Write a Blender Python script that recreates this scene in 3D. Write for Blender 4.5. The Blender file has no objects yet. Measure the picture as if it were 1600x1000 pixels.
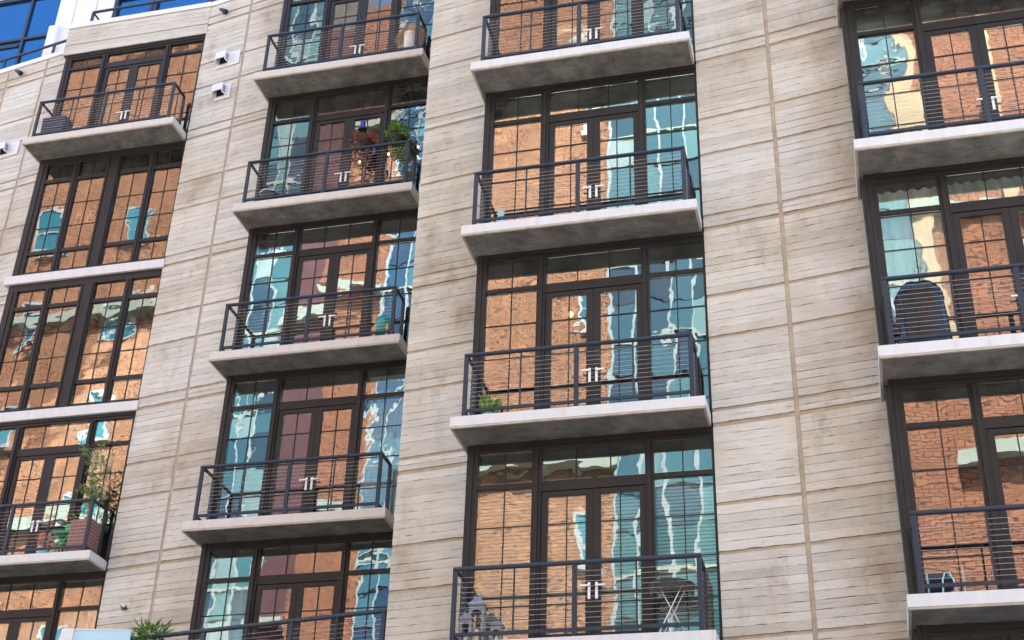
import bpy, math, random
from mathutils import Matrix, Vector
random.seed(7)
R = math.radians
scene = bpy.context.scene
col = scene.collection

# ---------------------------------------------------------------- camera
PITCH, ROLL, HEAD, FOC = 0.52528612, 0.03474363, 0.26405694, 2167.75
CAM = Vector((0, 0, 1.6))
def cam_axes():
    cp, sp, cr, sr = math.cos(PITCH), math.sin(PITCH), math.cos(ROLL), math.sin(ROLL)
    fw, up0, rt0 = Vector((0, cp, sp)), Vector((0, -sp, cp)), Vector((1, 0, 0))
    rt = rt0*cr + up0*sr; up = up0*cr - rt0*sr
    rz = Matrix.Rotation(HEAD, 3, 'Z')
    return rz @ rt, rz @ up, rz @ fw
RT, UP, FW = cam_axes()
cd = bpy.data.cameras.new('camera'); cam = bpy.data.objects.new('camera', cd); col.objects.link(cam)
M = Matrix((RT, UP, -FW)).transposed().to_4x4(); M.translation = CAM
cam.matrix_world = M
cd.sensor_width = 36; cd.lens = 36*FOC/1600; cd.clip_end = 2000; cd.clip_start = 0.05
scene.camera = cam
def in_view(p, m=60):
    q = Vector(p) - CAM; d = q.dot(FW)
    x = 800 + FOC*q.dot(RT)/d; y = 500 - FOC*q.dot(UP)/d
    return -m < x < 1600+m and -m < y < 1000+m

# ---------------------------------------------------------------- light
SUN_EL, SUN_AZ = R(56), R(18)      # sun stands behind the apartment building and lights the far side of the street
sd = Vector((math.sin(SUN_AZ)*math.cos(SUN_EL), math.cos(SUN_AZ)*math.cos(SUN_EL), math.sin(SUN_EL)))
w = bpy.data.worlds.new('World'); scene.world = w; w.use_nodes = True
nt = w.node_tree; bg = nt.nodes['Background']
sky = nt.nodes.new('ShaderNodeTexSky'); sky.sky_type = 'NISHITA'; sky.sun_disc = False
sky.sun_elevation = SUN_EL; sky.sun_rotation = SUN_AZ; sky.air_density = 1.0; sky.dust_density = 1.5
nt.links.new(sky.outputs[0], bg.inputs[0]); bg.inputs[1].default_value = 0.15
sl = bpy.data.lights.new('sun', 'SUN'); sl.energy = 4.2; sl.angle = R(0.5); sl.color = (1, 0.95, 0.88)
so = bpy.data.objects.new('sun', sl); col.objects.link(so); so.rotation_euler = sd.to_track_quat('Z', 'Y').to_euler()
so.location = (0, 60, 80)
scene.view_settings.view_transform = 'Standard'; scene.view_settings.look = 'None'
scene.view_settings.exposure = 2.68; scene.view_settings.gamma = 1
scene.render.engine = 'CYCLES'
scene.cycles.max_bounces = 10; scene.cycles.transparent_max_bounces = 16

# ---------------------------------------------------------------- materials
def new_mat(name):
    m = bpy.data.materials.new(name); m.use_nodes = True
    t = m.node_tree; return m, t, t.nodes['Principled BSDF']
def ramp(t, stops):
    r = t.nodes.new('ShaderNodeValToRGB'); e = r.color_ramp.elements
    while len(e) < len(stops): e.new(0.5)
    for k, (p, c) in zip(e, stops): k.position = p; k.color = (*c, 1)
    return r
def noise(t, scale, detail=4, rough=0.55, stretch=None, src=None):
    n = t.nodes.new('ShaderNodeTexNoise'); n.inputs['Scale'].default_value = scale
    n.inputs['Detail'].default_value = detail; n.inputs['Roughness'].default_value = rough
    if src is None:
        g = t.nodes.new('ShaderNodeNewGeometry'); src = g.outputs['Position']
    if stretch:
        mp = t.nodes.new('ShaderNodeMapping'); mp.inputs['Scale'].default_value = stretch
        t.links.new(src, mp.inputs[0]); src = mp.outputs[0]
    t.links.new(src, n.inputs['Vector']); return n
def mix(t, a, b, f, mode='MIX'):
    m = t.nodes.new('ShaderNodeMix'); m.data_type = 'RGBA'; m.blend_type = mode
    for i, s in ((6, a), (7, b), (0, f)):
        if hasattr(s, 'is_linked') or hasattr(s, 'links'): t.links.new(s, m.inputs[i])
        else: m.inputs[i].default_value = s if i == 0 else (*s, 1)
    return m.outputs[2]
def maths(t, op, a, b=None, clamp=False):
    m = t.nodes.new('ShaderNodeMath'); m.operation = op; m.use_clamp = clamp
    for i, s in ((0, a), (1, b)):
        if s is None: continue
        if hasattr(s, 'links'): t.links.new(s, m.inputs[i])
        else: m.inputs[i].default_value = s
    return m.outputs[0]
def bump(t, b, h, strength=0.3, dist=0.01):
    n = t.nodes.new('ShaderNodeBump'); n.inputs['Strength'].default_value = strength; n.inputs['Distance'].default_value = dist
    t.links.new(h, n.inputs['Height']); t.links.new(n.outputs[0], b.inputs['Normal'])
def fascia_paint(name, c, d):
    m, t, b = new_mat(name)
    n = noise(t, 3.0, 6, 0.7, (3.0, 3.0, 0.5)); r = ramp(t, ((0.42, c), (0.62, tuple(x*0.93 for x in c)), (0.78, d))); t.links.new(n.outputs[0], r.inputs[0])
    n2 = noise(t, 30, 3, 0.6); r2 = ramp(t, ((0.68, (1, 1, 1)), (0.74, (0.6, 0.56, 0.5)))); t.links.new(n2.outputs[0], r2.inputs[0])
    t.links.new(mix(t, r.outputs[0], r2.outputs[0], 0.8, 'MULTIPLY'), b.inputs['Base Color']); b.inputs['Roughness'].default_value = 0.6
    bump(t, b, n2.outputs[0], 0.15, 0.003)
    return m
def simple(name, c, rough=0.6, metal=0.0, var=0.12, scale=6, spec=0.5, bmp=0.0):
    m, t, b = new_mat(name)
    n = noise(t, scale)
    lo = tuple(x*(1-var) for x in c); hi = tuple(min(1, x*(1+var)) for x in c)
    r = ramp(t, ((0.3, lo), (0.7, hi))); t.links.new(n.outputs[0], r.inputs[0])
    t.links.new(r.outputs[0], b.inputs['Base Color'])
    b.inputs['Roughness'].default_value = rough; b.inputs['Metallic'].default_value = metal
    b.inputs['Specular IOR Level'].default_value = spec
    if bmp: bump(t, b, n.outputs[0], bmp)
    return m

def concrete_board():
    m, t, b = new_mat('board_formed_concrete')
    oi = t.nodes.new('ShaderNodeObjectInfo'); g = t.nodes.new('ShaderNodeNewGeometry')
    rnd = maths(t, 'FRACT', maths(t, 'ADD', oi.outputs['Random'], g.outputs['Random Per Island']))
    big = noise(t, 0.55, 5, 0.6, (1, 1, 0.7), g.outputs['Position'])
    tone = ramp(t, ((0.34, (0.55, 0.545, 0.505)), (0.50, (0.535, 0.51, 0.445)), (0.62, (0.465, 0.425, 0.355)), (0.72, (0.33, 0.265, 0.20))))
    t.links.new(big.outputs[0], tone.inputs[0])
    grain = noise(t, 9, 6, 0.65, (0.35, 0.35, 2.4), g.outputs['Position'])
    gr = ramp(t, ((0.3, (0.84, 0.83, 0.82)), (0.5, (1, 1, 1)), (0.75, (1.07, 1.07, 1.06)))); t.links.new(grain.outputs[0], gr.inputs[0])
    c = mix(t, tone.outputs[0], gr.outputs[0], 1.0, 'MULTIPLY')
    rr = ramp(t, ((0.0, (0.86, 0.85, 0.83)), (0.5, (0.98, 0.98, 0.98)), (1.0, (1.06, 1.06, 1.06)))); t.links.new(rnd, rr.inputs[0])
    c = mix(t, c, rr.outputs[0], 1.0, 'MULTIPLY')
    # soot runs and weathering
    st = noise(t, 1.5, 6, 0.68, (1.2, 1.2, 0.6), g.outputs['Position'])
    sr = ramp(t, ((0.57, (1, 1, 1)), (0.78, (0.62, 0.57, 0.51)))); t.links.new(st.outputs[0], sr.inputs[0])
    c = mix(t, c, sr.outputs[0], 1.0, 'MULTIPLY')
    # bug holes
    pit = noise(t, 38, 2, 0.5, (0.7, 0.7, 1.3), g.outputs['Position'])
    pr = ramp(t, ((0.70, (1, 1, 1)), (0.735, (0.32, 0.28, 0.25)))); t.links.new(pit.outputs[0], pr.inputs[0])
    c = mix(t, c, pr.outputs[0], 0.85, 'MULTIPLY')
    # lime bloom
    lb = noise(t, 3.1, 5, 0.7, None, g.outputs['Position'])
    lr = ramp(t, ((0.60, (0, 0, 0)), (0.78, (0.45, 0.45, 0.45)))); t.links.new(lb.outputs[0], lr.inputs[0])
    lf = maths(t, 'MULTIPLY', lr.outputs[0], 1.0)
    c = mix(t, c, (0.56, 0.56, 0.55), lf)
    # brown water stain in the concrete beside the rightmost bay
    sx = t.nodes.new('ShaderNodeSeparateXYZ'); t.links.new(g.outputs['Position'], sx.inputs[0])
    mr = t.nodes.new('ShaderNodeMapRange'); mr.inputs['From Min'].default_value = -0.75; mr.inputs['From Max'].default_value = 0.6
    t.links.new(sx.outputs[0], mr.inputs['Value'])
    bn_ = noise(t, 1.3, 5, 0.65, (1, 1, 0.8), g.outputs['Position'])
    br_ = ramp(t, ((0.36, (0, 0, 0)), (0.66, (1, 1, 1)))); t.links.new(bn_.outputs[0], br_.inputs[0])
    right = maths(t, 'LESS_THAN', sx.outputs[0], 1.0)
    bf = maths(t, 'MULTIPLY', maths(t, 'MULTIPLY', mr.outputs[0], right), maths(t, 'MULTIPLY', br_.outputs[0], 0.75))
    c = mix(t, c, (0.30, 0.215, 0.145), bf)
    # rust weeping from tie wires
    ru = noise(t, 2.2, 2, 0.5, (5.5, 5.5, 0.75), g.outputs['Position'])
    rf = ramp(t, ((0.775, (0, 0, 0)), (0.82, (0.8, 0.8, 0.8)))); t.links.new(ru.outputs[0], rf.inputs[0])
    c = mix(t, c, (0.42, 0.20, 0.07), rf.outputs[0])
    t.links.new(c, b.inputs['Base Color']); b.inputs['Roughness'].default_value = 0.88
    b.inputs['Specular IOR Level'].default_value = 0.25
    hb = noise(t, 22, 6, 0.7, (0.3, 0.3, 1.6), g.outputs['Position'])
    bump(t, b, hb.outputs[0], 0.5, 0.006)
    return m
def soffit_concrete():
    m, t, b = new_mat('balcony_underside_concrete')
    oi = t.nodes.new('ShaderNodeObjectInfo'); g = t.nodes.new('ShaderNodeNewGeometry')
    add = t.nodes.new('ShaderNodeVectorMath'); add.operation = 'ADD'
    t.links.new(g.outputs['Position'], add.inputs[0])
    mu = maths(t, 'MULTIPLY', oi.outputs['Random'], 50.0); t.links.new(mu, add.inputs[1])
    n = noise(t, 2.6, 7, 0.66, None, add.outputs[0])
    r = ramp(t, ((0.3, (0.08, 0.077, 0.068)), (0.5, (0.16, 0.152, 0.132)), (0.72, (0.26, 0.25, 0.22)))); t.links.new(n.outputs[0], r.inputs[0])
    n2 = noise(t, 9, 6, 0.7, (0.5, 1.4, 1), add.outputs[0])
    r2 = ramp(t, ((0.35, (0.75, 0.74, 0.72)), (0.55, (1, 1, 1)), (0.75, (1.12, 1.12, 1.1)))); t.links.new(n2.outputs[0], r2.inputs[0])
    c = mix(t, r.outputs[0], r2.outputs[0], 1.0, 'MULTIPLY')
    n3 = noise(t, 4.5, 3, 0.6, (2.5, 0.35, 1), add.outputs[0])
    r3 = ramp(t, ((0.66, (1, 1, 1)), (0.72, (0.5, 0.48, 0.45)))); t.links.new(n3.outputs[0], r3.inputs[0])
    c = mix(t, c, r3.outputs[0], 0.7, 'MULTIPLY')
    t.links.new(c, b.inputs['Base Color']); b.inputs['Roughness'].default_value = 0.8
    bump(t, b, n2.outputs[0], 0.25, 0.006)
    return m
def window_glass():
    m, t, b = new_mat('reflective_window_glass')
    out = t.nodes['Material Output']; t.nodes.remove(b)
    oi = t.nodes.new('ShaderNodeObjectInfo'); tc = t.nodes.new('ShaderNodeTexCoord')
    off = maths(t, 'MULTIPLY', oi.outputs['Random'], 37.0)
    add = t.nodes.new('ShaderNodeVectorMath'); add.operation = 'ADD'
    t.links.new(tc.outputs['Object'], add.inputs[0]); t.links.new(off, add.inputs[1])
    n1 = noise(t, 1.35, 1.0, 0.4, (1.0, 1.0, 0.8), add.outputs[0])
    n2 = noise(t, 4.2, 1.0, 0.4, (0.7, 1.0, 1.2), add.outputs[0])
    n3 = noise(t, 13, 0.5, 0.4, (1.0, 1.0, 0.8), add.outputs[0])
    h = maths(t, 'ADD', maths(t, 'ADD', n1.outputs[0], maths(t, 'MULTIPLY', n2.outputs[0], 0.12)), maths(t, 'MULTIPLY', n3.outputs[0], 0.014))
    r2 = maths(t, 'FRACT', maths(t, 'MULTIPLY', oi.outputs['Random'], 91.7))
    amp = maths(t, 'ADD', maths(t, 'MULTIPLY', maths(t, 'MULTIPLY', r2, r2), 0.0095), 0.0030)
    h = maths(t, 'MULTIPLY', h, amp)
    bn = t.nodes.new('ShaderNodeBump'); bn.inputs['Strength'].default_value = 1.0; bn.inputs['Distance'].default_value = 1.0
    t.links.new(h, bn.inputs['Height'])
    gl = t.nodes.new('ShaderNodeBsdfGlossy'); gl.inputs['Roughness'].default_value = 0.0
    gl.inputs['Color'].default_value = (0.95, 0.97, 0.97, 1)
    t.links.new(bn.outputs[0], gl.inputs['Normal'])
    tr = t.nodes.new('ShaderNodeBsdfTransparent'); tr.inputs['Color'].default_value = (0.86, 0.92, 0.91, 1)
    fr = t.nodes.new('ShaderNodeFresnel'); fr.inputs['IOR'].default_value = 1.5
    fac = maths(t, 'ADD', maths(t, 'MULTIPLY', fr.outputs[0], 1.4), 0.105, True)
    mx = t.nodes.new('ShaderNodeMixShader')
    t.links.new(fac, mx.inputs[0]); t.links.new(tr.outputs[0], mx.inputs[1]); t.links.new(gl.outputs[0], mx.inputs[2])
    du = t.nodes.new('ShaderNodeBsdfDiffuse'); du.inputs['Color'].default_value = (0.5, 0.48, 0.44, 1)
    dn = noise(t, 2.2, 6, 0.7, (1, 1, 0.5), add.outputs[0])
    df = maths(t, 'MULTIPLY', maths(t, 'SUBTRACT', dn.outputs[0], 0.42, True), 0.16)
    m2 = t.nodes.new('ShaderNodeMixShader'); t.links.new(df, m2.inputs[0]); t.links.new(mx.outputs[0], m2.inputs[1]); t.links.new(du.outputs[0], m2.inputs[2])
    t.links.new(m2.outputs[0], out.inputs[0])
    return m
def brick_mat(name, c1, c2, mortar, sc=1.0):
    m, t, b = new_mat(name)
    tc = t.nodes.new('ShaderNodeTexCoord')
    mp = t.nodes.new('ShaderNodeMapping'); mp.inputs['Rotation'].default_value = (R(90), 0, 0)
    t.links.new(tc.outputs['Object'], mp.inputs[0])
    bt = t.nodes.new('ShaderNodeTexBrick'); bt.inputs['Scale'].default_value = 1.0
    bt.inputs['Brick Width'].default_value = 0.30*sc; bt.inputs['Row Height'].default_value = 0.115*sc; bt.inputs['Mortar Size'].default_value = 0.016*sc
    bt.inputs['Color1'].default_value = (*c1, 1); bt.inputs['Color2'].default_value = (*c2, 1); bt.inputs['Mortar'].default_value = (*mortar, 1)
    t.links.new(mp.outputs[0], bt.inputs['Vector'])
    n = noise(t, 0.6, 5, 0.6)
    r = ramp(t, ((0.3, (0.8, 0.78, 0.76)), (0.7, (1.1, 1.1, 1.1)))); t.links.new(n.outputs[0], r.inputs[0])
    t.links.new(mix(t, bt.outputs[0], r.outputs[0], 1.0, 'MULTIPLY'), b.inputs['Base Color'])
    b.inputs['Roughness'].default_value = 0.9
    return m
def tower_glass(name, cs, rough=0.12):
    m, t, b = new_mat(name)
    oi = t.nodes.new('ShaderNodeObjectInfo'); g = t.nodes.new('ShaderNodeNewGeometry')
    rnd = maths(t, 'FRACT', maths(t, 'ADD', oi.outputs['Random'], g.outputs['Random Per Island']))
    r = ramp(t, cs); t.links.new(rnd, r.inputs[0]); r.color_ramp.interpolation = 'LINEAR'
    t.links.new(r.outputs[0], b.inputs['Base Color']); b.inputs['Roughness'].default_value = rough
    b.inputs['Specular IOR Level'].default_value = 0.8
    return m
def cloth(name, c, transl=0.3):
    m, t, b = new_mat(name)
    n = noise(t, 5, 4, 0.6, (3, 3, 0.4))
    r = ramp(t, ((0.3, tuple(x*0.85 for x in c)), (0.7, c))); t.links.new(n.outputs[0], r.inputs[0])
    t.links.new(r.outputs[0], b.inputs['Base Color']); b.inputs['Roughness'].default_value = 0.9
    return m
def leaf_mat(name, c1, c2):
    m, t, b = new_mat(name)
    g = t.nodes.new('ShaderNodeNewGeometry')
    r = ramp(t, ((0.0, c1), (1.0, c2))); t.links.new(g.outputs['Random Per Island'], r.inputs[0])
    t.links.new(r.outputs[0], b.inputs['Base Color']); b.inputs['Roughness'].default_value = 0.55
    tl = t.nodes.new('ShaderNodeBsdfTranslucent'); t.links.new(r.outputs[0], tl.inputs[0])
    mx = t.nodes.new('ShaderNodeMixShader'); mx.inputs[0].default_value = 0.25
    t.links.new(b.outputs[0], mx.inputs[1]); t.links.new(tl.outputs[0], mx.inputs[2])
    t.links.new(mx.outputs[0], t.nodes['Material Output'].inputs[0])
    return m
def emit(name, c, s):
    m, t, b = new_mat(name); b.inputs['Base Color'].default_value = (*c, 1)
    b.inputs['Emission Color'].default_value = (*c, 1); b.inputs['Emission Strength'].default_value = s
    return m

MT = dict(
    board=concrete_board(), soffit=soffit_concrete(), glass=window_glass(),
    backing=simple('concrete_core', (0.12, 0.10, 0.088), 0.95, var=0.3),
    plain=simple('plain_concrete', (0.36, 0.33, 0.29), 0.9, var=0.15, scale=2),
    seal=simple('tan_joint_sealant', (0.36, 0.295, 0.215), 0.75, var=0.2, scale=5),
    white=fascia_paint('white_fascia_paint', (0.60, 0.595, 0.585), (0.40, 0.37, 0.33)),
    cream=fascia_paint('weathered_fascia_paint', (0.55, 0.52, 0.475), (0.36, 0.31, 0.25)),
    lip=simple('fascia_lip', (0.42, 0.36, 0.29), 0.7, var=0.2),
    bronze=simple('dark_bronze_aluminium', (0.0195, 0.0165, 0.0165), 0.45, 0.0, var=0.18, scale=3, spec=0.28),
    steel=simple('blue_black_painted_steel', (0.012, 0.021, 0.037), 0.38, 0.0, var=0.2, scale=4, spec=0.45),
    flash=simple('dull_brown_flashing', (0.022, 0.014, 0.010), 0.95, var=0.2, spec=0.05),
    cable=simple('stainless_cable', (0.62, 0.54, 0.50), 0.45, 0.1, var=0.1),
    handle=simple('satin_nickel', (0.85, 0.84, 0.82), 0.35, 0.0, var=0.04),
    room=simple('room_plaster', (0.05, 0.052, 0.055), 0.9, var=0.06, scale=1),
    curtain=cloth('sheer_curtain_cloth', (0.78, 0.76, 0.71)),
    shade=cloth('grey_green_shade_cloth', (0.42, 0.46, 0.42)),
    blind=cloth('cream_blind_slats', (0.8, 0.77, 0.7)),
    panel=simple('white_metal_panel', (0.66, 0.67, 0.675), 0.45, var=0.04, scale=1.2),
    brick=brick_mat('orange_brick', (0.37, 0.145, 0.07), (0.29, 0.11, 0.052), (0.085, 0.042, 0.03)),
    brick2=brick_mat('tan_orange_brick', (0.46, 0.215, 0.105), (0.38, 0.17, 0.08), (0.11, 0.058, 0.038)),
    maroon=brick_mat('maroon_brick', (0.13, 0.045, 0.05), (0.10, 0.035, 0.04), (0.06, 0.035, 0.035)),
    stone=simple('pale_green_stone_trim', (0.33, 0.37, 0.30), 0.8, var=0.12, scale=1.5),
    limestone=simple('cream_limestone', (0.42, 0.31, 0.18), 0.85, var=0.1, scale=1.5),
    wtrim=simple('white_window_trim', (0.42, 0.43, 0.42), 0.5, var=0.05),
    mull=simple('grey_tower_mullion', (0.30, 0.35, 0.35), 0.5, var=0.1),
    teal=tower_glass('teal_curtain_wall_glass', ((0.0, (0.010, 0.035, 0.055)), (0.3, (0.018, 0.08, 0.105)), (0.6, (0.045, 0.145, 0.16)), (0.88, (0.09, 0.22, 0.22)), (1.0, (0.28, 0.36, 0.33)))),
    blueg=tower_glass('blue_curtain_wall_glass', ((0.0, (0.006, 0.025, 0.06)), (0.6, (0.012, 0.06, 0.12)), (1.0, (0.05, 0.16, 0.2)))),
    dwin=tower_glass('dark_teal_sash_glass', ((0.0, (0.02, 0.12, 0.15)), (1.0, (0.05, 0.27, 0.31)))),
    skyglass=simple('deep_blue_mirror_glass', (0.012, 0.105, 0.24), 0.06, 0.75, var=0.05, scale=0.8, spec=0.9),
    asphalt=simple('asphalt', (0.055, 0.055, 0.055), 0.9, var=0.25, scale=3, bmp=0.2),
    paving=simple('pavement_concrete', (0.33, 0.32, 0.30), 0.9, var=0.12, scale=1.5),
    line=simple('road_paint', (0.75, 0.74, 0.7), 0.7, var=0.1),
    roof=simple('roof_gravel', (0.22, 0.21, 0.2), 0.95, var=0.2),
    black=simple('black_matt', (0.012, 0.012, 0.013), 0.55, var=0.2),
    leaf=leaf_mat('green_leaf', (0.05, 0.13, 0.02), (0.20, 0.34, 0.05)),
    leafd=leaf_mat('olive_leaf', (0.08, 0.15, 0.03), (0.26, 0.36, 0.10)),
    maroonleaf=leaf_mat('russet_leaf', (0.10, 0.035, 0.022), (0.27, 0.13, 0.07)),
    red=leaf_mat('red_petal', (0.33, 0.012, 0.016), (0.5, 0.03, 0.03)),
    straw=leaf_mat('dry_straw', (0.50, 0.29, 0.11), (0.78, 0.55, 0.29)),
    bark=simple('pale_bark', (0.34, 0.29, 0.24), 0.9, var=0.2, scale=20),
    soil=simple('potting_soil', (0.05, 0.035, 0.025), 0.95),
    galv=simple('galvanised_metal', (0.70, 0.72, 0.73), 0.4, 0.1, var=0.1, scale=8),
    tealpot=simple('teal_glaze', (0.01, 0.26, 0.26), 0.15, var=0.25, scale=12),
    palepot=simple('pale_aqua_glaze', (0.30, 0.50, 0.46), 0.25, var=0.15, scale=12),
    wood=simple('oiled_wood', (0.55, 0.27, 0.07), 0.5, var=0.25, scale=12),
    navy=simple('navy_resin', (0.022, 0.032, 0.055), 0.5, var=0.2),
    brownbox=simple('brown_resin', (0.20, 0.10, 0.08), 0.6, var=0.15, scale=9),
    greenpaint=simple('bright_green_paint', (0.005, 0.36, 0.13), 0.35, var=0.12),
    blue=simple('cobalt_glass', (0.01, 0.03, 0.42), 0.15),
    lantern=simple('grey_lantern_metal', (0.17, 0.18, 0.20), 0.5, var=0.25, scale=20),
    wicker=simple('black_iron_lattice', (0.06, 0.055, 0.05), 0.35, var=0.4, scale=60),
    chrome=simple('polished_tube', (0.40, 0.39, 0.39), 0.3, 0.8, var=0.03),
    cover=simple('black_vinyl_cover', (0.002, 0.0025, 0.0035), 0.3, var=0.3, scale=5, spec=0.45, bmp=0.8),
    cyan=simple('pale_blue_tube', (0.35, 0.6, 0.66), 0.4),
    frost=simple('frosted_blue_glass', (0.42, 0.62, 0.72), 0.25, var=0.05, scale=2),
    bulb=emit('warm_bulb', (1.0, 0.72, 0.38), 0.35),
    candle=simple('wax', (0.75, 0.66, 0.5), 0.6),
)
def flower_mat():
    return leaf_mat('mixed_petals', (0.6, 0.10, 0.04), (0.62, 0.52, 0.42))
MT['petal'] = flower_mat()

# ---------------------------------------------------------------- mesh helpers
class MB:
    def __init__(s): s.v = []; s.f = []; s.mi = []; s.m = 0
    def add(s, vs, fs):
        o = len(s.v); s.v += [tuple(p) for p in vs]
        for f in fs: s.f.append(tuple(i+o for i in f)); s.mi.append(s.m)
        return s
    def box(s, x0, x1, y0, y1, z0, z1, M=None):
        vs = [Vector(p) for p in ((x0,y0,z0),(x1,y0,z0),(x1,y1,z0),(x0,y1,z0),(x0,y0,z1),(x1,y0,z1),(x1,y1,z1),(x0,y1,z1))]
        if M: vs = [M @ p for p in vs]
        return s.add(vs, ((0,3,2,1),(4,5,6,7),(0,1,5,4),(1,2,6,5),(2,3,7,6),(3,0,4,7)))
    def prism(s, pts, z0, z1):
        n = len(pts)
        vs = [(x, y, z0) for x, y in pts] + [(x, y, z1) for x, y in pts]
        fs = [tuple(range(n-1, -1, -1)), tuple(range(n, 2*n))] + [(i, (i+1) % n, (i+1) % n + n, i+n) for i in range(n)]
        return s.add(vs, fs)
    def tube(s, pts, r, n=8, cap=True):
        pts = [Vector(p) for p in pts]; rings = []
        rs = r if isinstance(r, (list, tuple)) else [r]*len(pts)
        for i, p in enumerate(pts):
            d = (pts[min(i+1, len(pts)-1)] - pts[max(i-1, 0)]).normalized()
            a = d.orthogonal().normalized() if abs(d.z) < 0.9 else d.cross(Vector((0, 1, 0))).normalized()
            if abs(d.z) < 0.9: a = d.cross(Vector((0, 0, 1))).normalized()
            b = d.cross(a)
            rings.append([p + (a*math.cos(2*math.pi*k/n) + b*math.sin(2*math.pi*k/n))*rs[i] for k in range(n)])
        vs = [q for rg in rings for q in rg]; fs = []
        for i in range(len(pts)-1):
            for k in range(n):
                fs.append((i*n+k, i*n+(k+1) % n, (i+1)*n+(k+1) % n, (i+1)*n+k))
        if cap: fs += [tuple(range(n-1, -1, -1)), tuple((len(pts)-1)*n+k for k in range(n))]
        return s.add(vs, fs)
    def lathe(s, prof, cx=0, cy=0, n=20):
        vs = []; fs = []
        for r, z in prof:
            for k in range(n): vs.append((cx+r*math.cos(2*math.pi*k/n), cy+r*math.sin(2*math.pi*k/n), z))
        for i in range(len(prof)-1):
            for k in range(n): fs.append((i*n+k, i*n+(k+1) % n, (i+1)*n+(k+1) % n, (i+1)*n+k))
        return s.add(vs, fs)
    def leaf(s, p, d, L, W, curl=0.2):
        d = Vector(d).normalized(); a = d.cross(Vector((random.uniform(-1,1), random.uniform(-1,1), random.uniform(-1,1)))).normalized()
        n = d.cross(a); p = Vector(p)
        return s.add([p, p+d*L*.5+a*W*.5+n*curl*W, p+d*L-n*curl*L*.4, p+d*L*.5-a*W*.5+n*curl*W], ((0,1,2),(0,2,3)))
    def mesh(s, name, mats, smooth=False):
        me = bpy.data.meshes.new(name); me.from_pydata(s.v, [], s.f)
        for m in (mats if isinstance(mats, (list, tuple)) else [mats]): me.materials.append(m)
        if any(s.mi): me.polygons.foreach_set('material_index', s.mi)
        if smooth: me.polygons.foreach_set('use_smooth', [True]*len(s.f))
        me.update(); return me
def link(name, me, parent=None, loc=(0,0,0), mat=None):
    o = bpy.data.objects.new(name, me); col.objects.link(o)
    if mat is not None: o.matrix_local = mat
    else: o.location = loc
    if parent: o.parent = parent
    return o
def part(name, mb, mats, parent=None, loc=(0,0,0), smooth=False, bev=0):
    o = link(name, mb.mesh(name, mats, smooth), parent, loc)
    if bev:
        b = o.modifiers.new('bevel', 'BEVEL'); b.width = bev; b.segments = 2; b.limit_method = 'ANGLE'
    return o
def empty(name, loc=(0,0,0), rz=0):
    o = bpy.data.objects.new(name, None); col.objects.link(o); o.location = loc; o.rotation_euler.z = rz; o.empty_display_size = 0.2
    return o
def tag(o, label, cat, group=None):
    o['label'] = label; o['category'] = cat
    if group: o['group'] = group
    return o
def struct(o): o['kind'] = 'structure'; return o
def copy_tree(o, parent):
    c = o.copy(); col.objects.link(c); c.parent = parent
    for ch in o.children: copy_tree(ch, c)
    return c

# ---------------------------------------------------------------- key dimensions
Hs = 3.4
def fl(n): return 20.817 - Hs*n            # floor level, n counted down from the top storey
BX = [-17.634, -11.495, -5.661, 0.506]     # left end of each balcony slab
BF = [21.771, 20.759, 17.617, 16.613]      # front edge of each balcony slab
CANT = 0.65
BY = [f + CANT for f in BF]                # window plane of each bay
SW = 3.773                                 # slab width
FX0, FX1 = 0.10, 3.81                      # window frame extent from BX

# ---------------------------------------------------------------- ground
g = MB().box(-400, 400, -400, 400, -0.5, 0.0); struct(part('ground', g, MT['paving']))
g = MB().box(-300, 300, 3.0, 14.0, 0.0, 0.012); struct(part('road', g, MT['asphalt']))
g = MB().box(-300, 300, -2.9, 2.99, 0.002, 0.13); struct(part('pavement', g, MT['paving'], bev=0.01))
g = MB().box(-300, 300, 14.01, 60.0, 0.002, 0.13); struct(part('pavement', g, MT['paving'], bev=0.01))
for i in range(20):
    g = MB().box(-60+6*i, -57+6*i, 8.45, 8.57, 0.016, 0.018); struct(part('road_marking', g, MT['line']))

# ---------------------------------------------------------------- apartment building
B = tag(empty('apartment_building', (-8, 22, 0)), 'board-marked grey concrete apartment building with dark framed window bays and small balconies', 'building')
BO = Vector((-8, 22, 0))
def bloc(p): return Vector(p) - BO

# --- board marked walls
PAN = [(-0.145, 0.035, 2), (0.085, 1.24, 9), (1.29, 1.965, 5), (2.015, 3.185, 9)]
def board_mesh(L, h, seed, rough):
    rnd = random.Random(seed); ns = max(8, int(L/0.05)); d = 0.022 + rnd.uniform(-0.003, 0.003)
    zb = []; zt = []; run = 0; dep = 0; gap = rnd.choice((0.0007, 0.0014, 0.0022))
    for i in range(ns+1):
        if run <= 0:
            if rnd.random() < rough: run = rnd.randint(1, 3); dep = rnd.uniform(0.004, 0.0105)
            else: run = rnd.randint(1, 4); dep = 0
        run -= 1
        zb.append(gap + dep*rnd.uniform(0.5, 1.1)); zt.append(h - gap - (rnd.uniform(0.002, 0.006) if rnd.random() < 0.2*rough else 0))
    mb = MB(); vs = []; fs = []
    for i in range(ns+1):
        x = L*i/ns; o = rnd.uniform(-0.0008, 0.0008)
        vs += [(x, 0, zb[i]), (x, -d+o, zb[i]), (x, -d+o, zt[i]), (x, 0, zt[i])]
    for i in range(ns):
        a, b = 4*i, 4*i+4
        fs += [(a, b, b+1, a+1), (a+1, b+1, b+2, a+2), (a+2, b+2, b+3, a+3)]
    fs += [(0, 1, 2, 3), (4*ns+3, 4*ns+2, 4*ns+1, 4*ns)]
    mb.add(vs, fs); return mb
_bm = {}
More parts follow.
